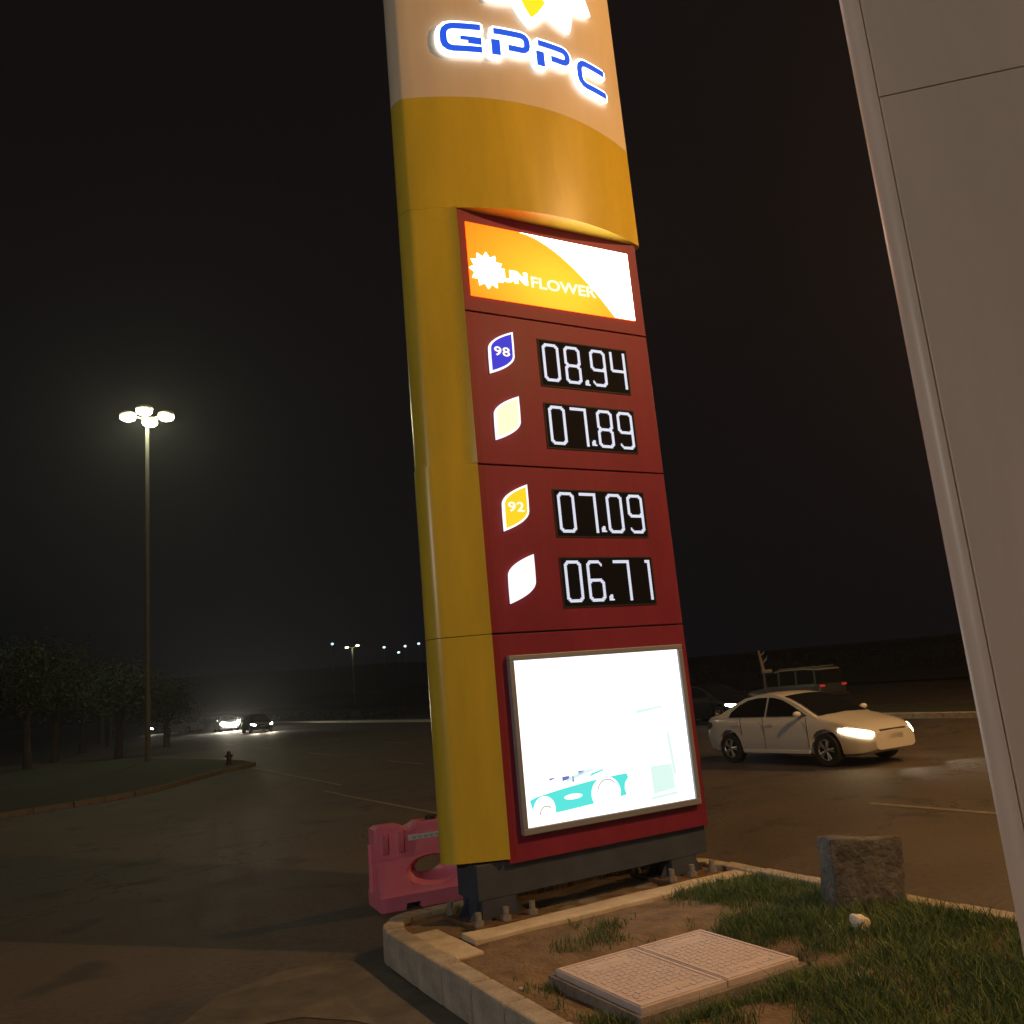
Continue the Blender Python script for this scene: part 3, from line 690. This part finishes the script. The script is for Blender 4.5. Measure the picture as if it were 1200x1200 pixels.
# ------------------------------------------------------------------ grass blades on the island
def blades(count, sd):
    rg = random.Random(sd); V = []; F = []
    cu, cn = Vector((.01, 5.9, 0)) - O, None
    c_u, c_n = cu.dot(T), cu.dot(N)
    tries = 0
    while len(F) < count*2 and tries < count*12:
        tries += 1
        u, n = rg.uniform(-.74, 2.17), rg.uniform(-.69, 3.6)
        if in_corner(type('v', (), {'co': O + T*u + N*n})): continue
        if -.70 < u < 2.2 and -.66 < n < .35: continue
        if c_u-.05 < u < c_u+cw+.05 and c_n-.02 < n < c_n+ch+.05: continue
        dens = .5 + .9*noise.noise(Vector((u*1.6, n*1.6, 0))) + .5*noise.noise(Vector((u*5, n*5, 2)))
        dens += .35*(u-.9) + .16*(n-1.2)
        if n < -.4: dens += .4
        if u < 1.3 and n < 1.25 and n > 0: dens -= .42
        if rg.random() > dens: continue
        h = rg.choice((1, 1, 1, 1.6))*rg.uniform(.02, .065)*(1 + .55*max(0, min(1.6, dens-.4)))
        P = W(u, n, .2 - soil_dip(u, n) + .018*noise.noise(Vector((u*2.1, n*2.1, 1)))); a = rg.uniform(0, 6.28); wv = Vector((math.cos(a), math.sin(a), 0))*rg.uniform(.0022, .0042)
        le = Vector((rg.gauss(0, .5), rg.gauss(0, .5), 0))*h; b = len(V)
        V += [P-wv, P+wv, P+le*.35+Vector((0, 0, h*.62))+wv*.7, P+le*.35+Vector((0, 0, h*.62))-wv*.7, P+le+Vector((0, 0, h))]
        F += [(b, b+1, b+2, b+3), (b+3, b+2, b+4)]
    me = bpy.data.meshes.new('grass'); me.from_pydata([tuple(v) for v in V], [], F); me.materials.append(M['grass'])
    o = bpy.data.objects.new('grass', me); C.objects.link(o); stuff(o)
    return o
tag(blades(42000, 11), 'short patchy grass growing on the island soil round the pit cover', 'grass')

# ------------------------------------------------------------------ white clad column at right
col = thing('clad_column', 'tall white clad column with a rounded edge at the right', 'column', (1.915, 3.88, .0), R(-12))
Rc = .07; Wc, Hc = 1.15, 9.0
pts = [(Rc - Rc*math.cos(R(a)), -Rc + Rc*math.sin(R(a))) for a in range(90, -91, -9)]
obj('edge_panel', prism(nb(), pts, .15, Hc, lambda x, y, d: (x, y, d)), M['clad'], col, True)
for k in range(2): obj('face_panel', bxm(Rc+.006, Wc, -2*Rc-.012, -2*Rc+.02, .15 if k == 0 else 4.606, 4.6 if k == 0 else Hc, bev=.003), M['clad'], col)
obj('core', bxm(Rc+.002, Wc-.01, -2*Rc+.022, -.002, .1, Hc-.02), M['clad'], col)
obj('plinth', bxm(-.03, Wc+.03, -2*Rc-.04, .03, .0, .15, bev=.01), M['glare_steel'], col)

# ------------------------------------------------------------------ cars
def lerp_tab(tab, x):
    for a, b in zip(tab, tab[1:]):
        if x <= b[0]:
            t_ = (x-a[0])/(b[0]-a[0]); t_ = max(0, min(1, t_)); return a[1] + (b[1]-a[1])*t_
    return tab[-1][1]
def smooth_tab(tab, x, h=.08): return (lerp_tab(tab, x-h) + 2*lerp_tab(tab, x) + lerp_tab(tab, x+h))/4
CAR = {}
def car_meshes():
    if CAR: return CAR
    top = [(-2.25, .86), (-2.18, .98), (-1.6, 1.00), (-1.0, .97), (1.05, .95), (1.25, .93), (1.9, .78), (2.12, .69), (2.25, .58)]
    hwt = [(-2.25, .62), (-2.15, .76), (-1.8, .85), (-1.2, .88), (1.2, .88), (1.75, .85), (2.05, .74), (2.25, .52)]
    bot = [(-2.25, .42), (-2.1, .26), (-1.8, .20), (1.8, .19), (2.1, .22), (2.25, .30)]
    rings = []
    for i in range(49):
        x = -2.25 + 4.5*i/48; zt, hw, zb = smooth_tab(top, x), smooth_tab(hwt, x), smooth_tab(bot, x)
        h = zt - zb
        sec = [(-.80, 0), (-.96, .08), (-1.0, .25), (-1.0, .5), (-.985, .72), (-.955, .88), (-.88, .97), (-.6, 1.03), (0, 1.06)]
        ring = [(x, a*hw, zb + b*h) for a, b in sec] + [(x, -a*hw, zb + b*h) for a, b in sec[-2::-1]]
        rings.append(ring)
    bm = loft(nb(), rings); tmp = obj('body', bm, M['paintw'], None, True)
    for wx in (-1.33, 1.33):
        for s_ in (-1, 1): bool_cut(tmp, tube(nb(), [(wx, s_*.62, .33), (wx, s_*1.1, .33)], .375, 28))
    for f in tmp.data.polygons: f.use_smooth = True
    tmp.data.set_sharp_from_angle(angle=R(40))
    CAR['body'] = tmp.data; bpy.data.objects.remove(tmp)
    # cabin shell
    prof = [(1.30, .90), (1.05, 1.02), (.70, 1.19), (.40, 1.32), (.10, 1.40), (-.25, 1.44), (-.65, 1.435), (-1.0, 1.38), (-1.30, 1.26), (-1.58, 1.11), (-1.85, .98)]
    def hw_at(z): return .805 - (max(.9, z)-.9)*.42
    def crown(x, z, s_): return z - .035*s_*s_*(1 if z > 1.2 else .6)
    bm = nb(); V = []
    ss = [-1, -.92, -.7, -.35, 0, .35, .7, .92, 1]
    for x, z in prof: V.append([bm.verts.new((x - (.09*s_*s_ if x > 0 else -.05*s_*s_), s_*hw_at(z), crown(x, z, s_))) for s_ in ss])
    for A, B in zip(V, V[1:]):
        for i in range(len(ss)-1): bm.faces.new((A[i], A[i+1], B[i+1], B[i]))
    for sd in (0, -1):
        vs = [r_[sd] for r_ in V]; bm.faces.new(vs)
    CAR['cabin'] = ('cabin', bm)
    me = bpy.data.meshes.new('cabin'); bmesh.ops.recalc_face_normals(bm, faces=bm.faces[:]); bm.to_mesh(me); bm.free()
    for f in me.polygons: f.use_smooth = True
    me.set_sharp_from_angle(angle=R(40)); me.materials.append(M['paintw']); CAR['cabin'] = me
    def screen(rows, smax, off):
        bm = nb(); V = []
        for x, z in rows: V.append([bm.verts.new((x - (.09*s_*s_ if x > 0 else -.05*s_*s_) + off[0], s_*hw_at(z), crown(x, z, s_) + off[1])) for s_ in [smax*k/4 for k in range(-4, 5)]])
        for A, B in zip(V, V[1:]):
            for i in range(8): bm.faces.new((A[i], A[i+1], B[i+1], B[i]))
        bmesh.ops.recalc_face_normals(bm, faces=bm.faces[:])
        bmesh.ops.solidify(bm, geom=bm.faces[:], thickness=.004)
        me = bpy.data.meshes.new('windscreen'); bm.to_mesh(me); bm.free(); me.materials.append(M['glass']); return me
    CAR['windscreen'] = screen([(1.18, .955), (1.05, 1.02), (.70, 1.19), (.40, 1.32), (.22, 1.368)], .90, (.012, .014))
    CAR['rear_window'] = screen([(-1.06, 1.362), (-1.30, 1.26), (-1.58, 1.11), (-1.70, 1.05)], .86, (-.012, .014))
    def side(pts, s_):
        bm = nb(); prism(bm, pts, .004, .012, lambda x, z, d: (x, s_*(hw_at(z)+d - (.012 if z > 1.25 else 0)), z)); me = bpy.data.meshes.new('side_window'); bmesh.ops.recalc_face_normals(bm, faces=bm.faces[:]); bm.to_mesh(me); bm.free(); me.materials.append(M['glass']); return me
    fw = [(.88, .965), (.62, 1.09), (.38, 1.20), (.15, 1.285), (-.10, 1.335), (-.22, 1.345), (-.22, .965)]
    rw = [(-.28, .965), (-.28, 1.345), (-.55, 1.345), (-.85, 1.30), (-1.10, 1.20), (-1.30, 1.07), (-1.36, .965)]
    for s_ in (-1, 1): CAR[('fw', s_)] = side(fw, s_); CAR[('rw', s_)] = side(rw, s_)
    # wheel
    b = nb(); loftp = []
    for k in range(28):
        a = 2*math.pi*k/28; ca, sa = math.cos(a), math.sin(a)
        loftp.append([(rr_*ca, y, rr_*sa) for rr_, y in ((.20, -.10), (.29, -.105), (.315, -.08), (.318, .08), (.29, .105), (.20, .10))])
    V = [[b.verts.new(q) for q in rg] for rg in loftp]
    for i in range(28):
        A, B = V[i], V[(i+1) % 28]
        for j in range(6): b.faces.new((A[j], A[(j+1) % 6], B[(j+1) % 6], B[j]))
    bmesh.ops.recalc_face_normals(b, faces=b.faces[:])
    me = bpy.data.meshes.new('tyre'); b.to_mesh(me); b.free(); me.materials.append(M['tyre']); CAR['tyre'] = me
    b = nb()
    for k in range(5):
        a = 2*math.pi*k/5
        for da in (-.16, .16):
            q0 = (math.cos(a)*.04, math.sin(a)*.04); q1 = (math.cos(a+da)*.20, math.sin(a+da)*.20)
            tube(b, [(q0[0], -.088, q0[1]), (q1[0], -.078, q1[1])], .020, 6)
    for k in range(24):
        a, a2 = 2*math.pi*k/24, 2*math.pi*(k+1)/24
        q = [b.verts.new((rr_*math.cos(x), y, rr_*math.sin(x))) for x in (a, a2) for rr_, y in ((.185, -.07), (.212, -.094), (.212, .09))]
        b.faces.new((q[0], q[1], q[4], q[3])); b.faces.new((q[1], q[2], q[5], q[4]))
    tube(b, [(0, -.095, 0), (0, -.05, 0)], .05, 12)
    me = bpy.data.meshes.new('rim'); bmesh.ops.recalc_face_normals(b, faces=b.faces[:]); b.to_mesh(me); b.free(); me.materials.append(M['rim']); CAR['rim'] = me
    b = tube(nb(), [(0, .0, 0), (0, .03, 0)], .20, 20); me = bpy.data.meshes.new('brake_disc'); b.to_mesh(me); b.free(); me.materials.append(M['trim']); CAR['disc'] = me
    # lamps: swept front lamp following the corner, tail lamp
    def patch(xs_, zlo, zhi, s_, off):
        bm = nb(); V = []
        for i, x in enumerate(xs_):
            hw = smooth_tab(hwt, x); zt, zb = smooth_tab(top, x), smooth_tab(bot, x); row = []
            for k in range(4):
                z = zlo[i] + (zhi[i]-zlo[i])*k/3; f = (z-zb)/(zt-zb)
                a = lerp_tab([(0, .80), (.08, .96), (.25, 1.0), (.5, 1.0), (.72, .985), (.88, .955), (.97, .88), (1.03, .6)], f)
                row.append(bm.verts.new((x + off*.6*(1 if x > 0 else -1), s_*(hw*a + off), z)))
            V.append(row)
        for A, B in zip(V, V[1:]):
            for k in range(3): bm.faces.new((A[k], A[k+1], B[k+1], B[k]))
        bmesh.ops.recalc_face_normals(bm, faces=bm.faces[:]); bmesh.ops.solidify(bm, geom=bm.faces[:], thickness=.012)
        me = bpy.data.meshes.new('headlight'); bm.to_mesh(me); bm.free(); me.materials.append(M['trim']); return me
    for s_ in (-1, 1):
        CAR[('hl', s_)] = patch([1.66, 1.80, 1.94, 2.06, 2.15, 2.21], [.66, .62, .58, .55, .535, .53], [.70, .715, .70, .675, .645, .61], s_, .016)
        CAR[('tl', s_)] = patch([-2.22, -2.14, -2.02, -1.9], [.70, .70, .72, .78], [.86, .88, .88, .84], s_, .012)
    return CAR
def link(name, me, parent, m=None, loc=(0, 0, 0), rot=None):
    o = bpy.data.objects.new(name, me); C.objects.link(o); o.parent = parent; o.location = loc
    if rot: o.rotation_euler = rot
    if m:
        o.material_slots[0].link = 'OBJECT'; o.material_slots[0].material = m
    return o
def sedan(label, u, n, paintm, head=None, group=None, dz=0, name='sedan', yaw=0, wheels=True, light=0):
    K = car_meshes()
    pos = W(u, n); t = thing(name, label, 'car', pos, RZN + yaw, group)
    t.rotation_euler = (0, 0, RZN + yaw)
    link('body', K['body'], t, paintm)
    cb = link('cabin', K['cabin'], t, paintm)
    link('windscreen', K['windscreen'], cb); link('rear_window', K['rear_window'], cb)
    for s_ in (-1, 1):
        link('side_window', K[('fw', s_)], cb); link('side_window', K[('rw', s_)], cb)
        link('headlight', K[('hl', s_)], t, head or M['rim']); link('tail_light', K[('tl', s_)], t, M['redpost'])
        mi = ico(nb(), (.82, s_*.97, 1.01), (.055, .105, .06), 2); mo = obj('mirror', mi, paintm, t, True)
        b = bxm(.76, .84, min(s_*.80, s_*.92), max(s_*.80, s_*.92), .96, 1.0); obj('mirror_arm', b, M['trim'], mo)
        for xx in (-.05, -1.05): obj('door_handle', bxm(xx-.09, xx+.09, s_*.885-.012, s_*.885+.012, .80, .825, bev=.006), paintm, t)
        # door seams and sill
        obj('sill', bxm(-.92, .92, s_*.868-.012, s_*.868+.012, .235, .30, bev=.008), paintm, t)
        for xx, z0, z1 in ((-.25, .33, .95), (.93, .36, .93), (-1.30 + .38, .60, .95)): obj('door_seam', bxm(xx-.004, xx+.004, s_*.879-.006, s_*.879+.0035, z0, z1), M['trim'], t)
    obj('grille', bxm(2.19, 2.235, -.36, .36, .585, .65, bev=.012), M['trim'], t)
    obj('lower_intake', bxm(2.14, 2.236, -.46, .46, .33, .44, bev=.012), M['trim'], t)
    obj('number_plate', bxm(2.232, 2.25, -.22, .22, .465, .555), M['tape'], t)
    for wx in (-1.33, 1.33):
        for s_ in (-1, 1):
            ty = link('wheel', K['tyre'], t, None, (wx, s_*.775, .318), (0, 0, 0 if s_ < 0 else math.pi))
            link('rim', K['rim'], ty); link('brake_disc', K['disc'], ty)
            if wx > 0 or True:
                pass
    bx = bxm(-1.75, 1.75, -.60, .60, .22, .60); obj('underbody', bx, M['trim'], t)
    if light:
        li = bpy.data.lights.new('beam', 'SPOT'); li.energy = light; li.color = (1, .86, .62); li.spot_size = R(80); li.spot_blend = .8; li.shadow_soft_size = .06
        for s_ in (-1, 1):
            lo = bpy.data.objects.new('beam', li); C.objects.link(lo); lo.parent = t; lo.location = (2.32, s_*.62, .62); lo.rotation_euler = (R(78), 0, -R(90))
    return t
sedan('white four door saloon with one warm headlight blazing, passing on the right', 10.93, -7.2, M['paintw'], M['head_w'], None, light=60)
sedan('dark saloon half hidden behind the white saloon, cold headlight lit', 18.95, -19.2, M['paintk'], M['head_c'], 'cars on the road', light=50)
dk = [o for o in C.objects if o.get('label', '').startswith('dark saloon half')][0]
for s_ in (-1, 1): obj('fog_light', ico(nb(), (2.16, s_*.60, .30), (.05, .09, .06), 2), M['head_c'], dk, True)
sedan('black saloon far off with two small blue white headlights', 12.5, -66.5, M['paintk'], M['head_c'], 'cars on the road', light=350)
sedan('far car with the brightest dazzling headlights, behind the black saloon', 12.6, -80, M['paints'], M['head_b'], 'cars on the road', light=700)
dz = [o for o in C.objects if o.get('label', '').startswith('far car with')][0]
for s_ in (-1, 1):
    for yy, zz in ((.66, .74), (.30, .60)): obj('flare_glow', ico(nb(), (2.28 - (.12 if yy > .5 else 0), s_*yy, zz), (.08, .17, .15), 2), M['head_b'], dz, True)  # glowing blobs added to swell the headlight flare, not lamps of the car
sedan('pale silver saloon without lights left of the dazzling headlights', 10.3, -90, M['paints'], None, 'cars on the road', yaw=R(35))
sedan('small distant car with weak headlights, leftmost on the road', 8.6, -99, M['paintk'], M['head_c'], 'cars on the road', light=100)
# estate / SUV going away on the other carriageway
sv = thing('suv', 'grey boxy off-roader with red tail lights beyond the white saloon', 'car', (11.35, 37.75, gz(37.75)), RZN + math.pi); sv.scale = (.9, .9, .87)
rings = []
for x, hw, zb, zt in ((-2.3, .80, .5, 1.05), (-2.2, .88, .38, 1.12), (-1.5, .92, .32, 1.13), (.9, .92, .32, 1.10), (1.2, .91, .32, 1.05), (2.1, .88, .34, .98), (2.35, .78, .45, .85)):
    rings.append([(x, -hw*.9, zb), (x, -hw, zb+.1), (x, -hw, zt-.12), (x, -hw*.94, zt), (x, hw*.94, zt), (x, hw, zt-.12), (x, hw, zb+.1), (x, hw*.9, zb)])
obj('body', loft(nb(), rings), M['paintg'], sv, True)
rings = [[(x, -hw, 1.08), (x+dx, -hw*.86, zt), (x+dx, hw*.86, zt), (x, hw, 1.08)] for x, dx, hw, zt in ((-2.22, .14, .84, 1.74), (-1.5, 0, .86, 1.80), (0, 0, .86, 1.80), (.35, 0, .86, 1.76), (1.15, -.72, .84, 1.745))]
cb = obj('cabin', loft(nb(), rings), M['glass'], sv)
obj('roof', loft(nb(), [[(x, -hw, z), (x, hw, z), (x, hw*.95, z+.06), (x, -hw*.95, z+.06)] for x, hw, z in ((-2.14, .74, 1.735), (-1.4, .76, 1.80), (0, .76, 1.80), (.5, .74, 1.75))]), M['paints'], sv, True)
for xx in (-2.06, -.95, .12):
    for s_ in (-1, 1): obj('pillar', tube(nb(), [(xx, s_*.87, 1.08), (xx+.05, s_*.765, 1.77)], .045, 6), M['paintg'], cb)
for s_ in (-1, 1):
    obj('tail_light', bxm(-2.335, -2.28, s_*.70-.14, s_*.70+.14, .96, 1.06, bev=.01), M['tail'], sv)
    obj('roof_rail', tube(nb(), [(-1.9, s_*.66, 1.9), (.2, s_*.66, 1.9)], .02, 6), M['paints'], sv)
obj('rear_window', bxm(-2.225, -2.2, -.62, .62, 1.16, 1.62), M['glass'], sv)
obj('bumper', bxm(-2.42, -2.25, -.82, .82, .5, .68, bev=.03), M['trim'], sv)
for wx in (-1.4, 1.4):
    for s_ in (-1, 1):
        ty = link('wheel', car_meshes()['tyre'], sv, None, (wx, s_*.84, .37), (0, 0, 0 if s_ < 0 else math.pi)); ty.scale = (1.17, 1.1, 1.17)
        link('rim', car_meshes()['rim'], ty)

# ------------------------------------------------------------------ trees, pale stump, post, hedge
def tree(label, x, y, h, cr_, sd, n=2600, leaf=.22, nm='broadleaf_tree'):
    rg = random.Random(sd); t = thing(nm, label, 'tree', (x, y, gz(y)), rg.uniform(0, 6), 'dark trees beyond the left verge')
    b = nb(); tube(b, [(0, 0, -.1), (.1, .05, h*.3), (.05, -.1, h*.6)], [.22, .17, .09], 9)
    limbs = []
    for k in range(6):
        a = rg.uniform(0, 6.28); e = Vector((math.cos(a)*cr_*.6, math.sin(a)*cr_*.6, h*rg.uniform(.55, .9))); tube(b, [(.05, 0, h*rg.uniform(.28, .5)), tuple(e*.6 + Vector((0, 0, h*.22))), tuple(e)], [.08, .06, .03], 6); limbs.append(e)
    obj('trunk', b, M['bark'], t, True)
    V = []; F = []; cl = limbs + [Vector((rg.gauss(0, cr_*.45), rg.gauss(0, cr_*.45), h*rg.uniform(.5, .92))) for _ in range(12)]
    for i in range(n):
        c_ = rg.choice(cl); d_ = Vector((rg.gauss(0, 1), rg.gauss(0, 1), rg.gauss(0, .75))); P = c_ + d_*cr_*.24
        a = Vector((rg.gauss(0, 1), rg.gauss(0, 1), rg.gauss(0, 1))).normalized(); b_ = a.orthogonal().normalized()*leaf*rg.uniform(.5, 1); a *= leaf*rg.uniform(.6, 1.2); k = len(V)
        V += [P-a*.5, P+b_*.35, P+a*.5, P-b_*.35]; F.append((k, k+1, k+2, k+3))
    me = bpy.data.meshes.new('crown'); me.from_pydata([tuple(v) for v in V], [], F); me.materials.append(M['leaf']); o = bpy.data.objects.new('crown', me); C.objects.link(o); o.parent = t
tl = [(-21.5, 46, 5.0, 2.3, 1), (-27, 50, 6.5, 2.8, 2), (-30.5, 60, 6.2, 2.7, 3), (-33, 69, 6, 2.6, 4), (-24.5, 43, 6.0, 2.6, 5), (-38, 78, 6.5, 2.8, 6), (-23.5, 57, 4.2, 2.0, 7)]
lbs = ['dark leafy tree beside the mast lamp, lit faintly from above', 'broad dark tree second from the mast lamp', 'dark tree in the middle of the left tree row', 'dark tree beyond the middle of the left row', 'dark tree at the far left in front of the row', 'most distant dark tree of the left row', 'low dark shrub like tree right of the mast lamp']
for a, lb in zip(tl, lbs): tree(lb, *a)
def hedge(u0, u1, n0, n1, cnt, h, label, sd):
    rg = random.Random(sd); V = []; F = []
    for i in range(cnt):
        u, n = rg.uniform(u0, u1), rg.uniform(n0, n1); hh_ = h*(1 + .4*noise.noise(Vector((n*.12, u*.2, sd)))); P = W(u, n, .15 + hh_*rg.random()**.7); a = Vector((rg.gauss(0, 1), rg.gauss(0, 1), rg.gauss(0, .7))).normalized(); b_ = a.orthogonal().normalized()*rg.uniform(.1, .25); a *= rg.uniform(.2, .45); k = len(V)
        V += [P-a*.5, P+b_*.5, P+a*.5, P-b_*.5]; F.append((k, k+1, k+2, k+3))
    me = bpy.data.meshes.new('hedge'); me.from_pydata([tuple(v) for v in V], [], F); me.materials.append(M['leaf']); o = bpy.data.objects.new('hedge', me); C.objects.link(o); stuff(o); tag(o, label, 'hedge')
hedge(21.0, 23.0, -200, -60, 12000, .6, 'low dark hedge along the grassy median of the road', 3)
hedge(60, 72, -240, 40, 18000, 2.2, 'dark mass of roadside trees beyond the far carriageway', 4)
# pale forked bracket on a dark post, left of the off-roader
st = thing('forked_post', 'pale forked bracket on a dark roadside post left of the off-roader', 'post', W(22.7, -20.1, .16))
obj('post', tube(nb(), [(0, 0, 0), (0, 0, 1.5)], .05, 9), M['trim'], st, True)
obj('mount', bxm(-.08, .34, -.09, .09, 1.42, 1.58, bev=.04), M['palebark'], st, True)
obj('upright', tube(nb(), [(.0, 0, 1.55), (-.04, 0, 1.95), (-.09, 0, 2.36)], [.075, .06, .045], 9), M['palebark'], st, True)
obj('branch', tube(nb(), [(.02, 0, 1.85), (.18, 0, 2.0), (.25, 0, 2.16)], [.04, .035, .03], 7), M['palebark'], st, True)
obj('branch', tube(nb(), [(-.06, 0, 2.16), (.06, 0, 2.2), (.13, 0, 2.3)], [.04, .03, .025], 7), M['palebark'], st, True)
# small red post on the verge
rp = thing('hydrant', 'small dim red hydrant standing near the left verge corner', 'hydrant', W(3.0, -27.5, .12))
obj('barrel', tube(nb(), [(0, 0, 0), (0, 0, .08), (0, 0, .09), (0, 0, .5), (0, 0, .58), (0, 0, .64)], [.16, .16, .11, .11, .09, .03], 14), M['redpost'], rp, True); rp.scale = (.75, .75, .75)
for s_ in (-1, 1): obj('outlet', tube(nb(), [(s_*.09, 0, .40), (s_*.18, 0, .40)], .055, 10), M['redpost'], rp, True)

# ------------------------------------------------------------------ thin haze added to give the lamps a soft glow
hz = bxm(-430, 430, -70, 500, -1.2, 62); hz = obj('haze', hz, None); hz['kind'] = 'stuff'
m = bpy.data.materials.new('glow_haze'); m.use_nodes = True; n_ = m.node_tree; n_.nodes.clear()
om = n_.nodes.new('ShaderNodeOutputMaterial'); pv = n_.nodes.new('ShaderNodeVolumePrincipled'); pv.inputs['Color'].default_value = (.85, .88, .95, 1); pv.inputs['Density'].default_value = .0008; pv.inputs['Anisotropy'].default_value = .65
n_.links.new(pv.outputs[0], om.inputs['Volume']); hz.data.materials.append(m)
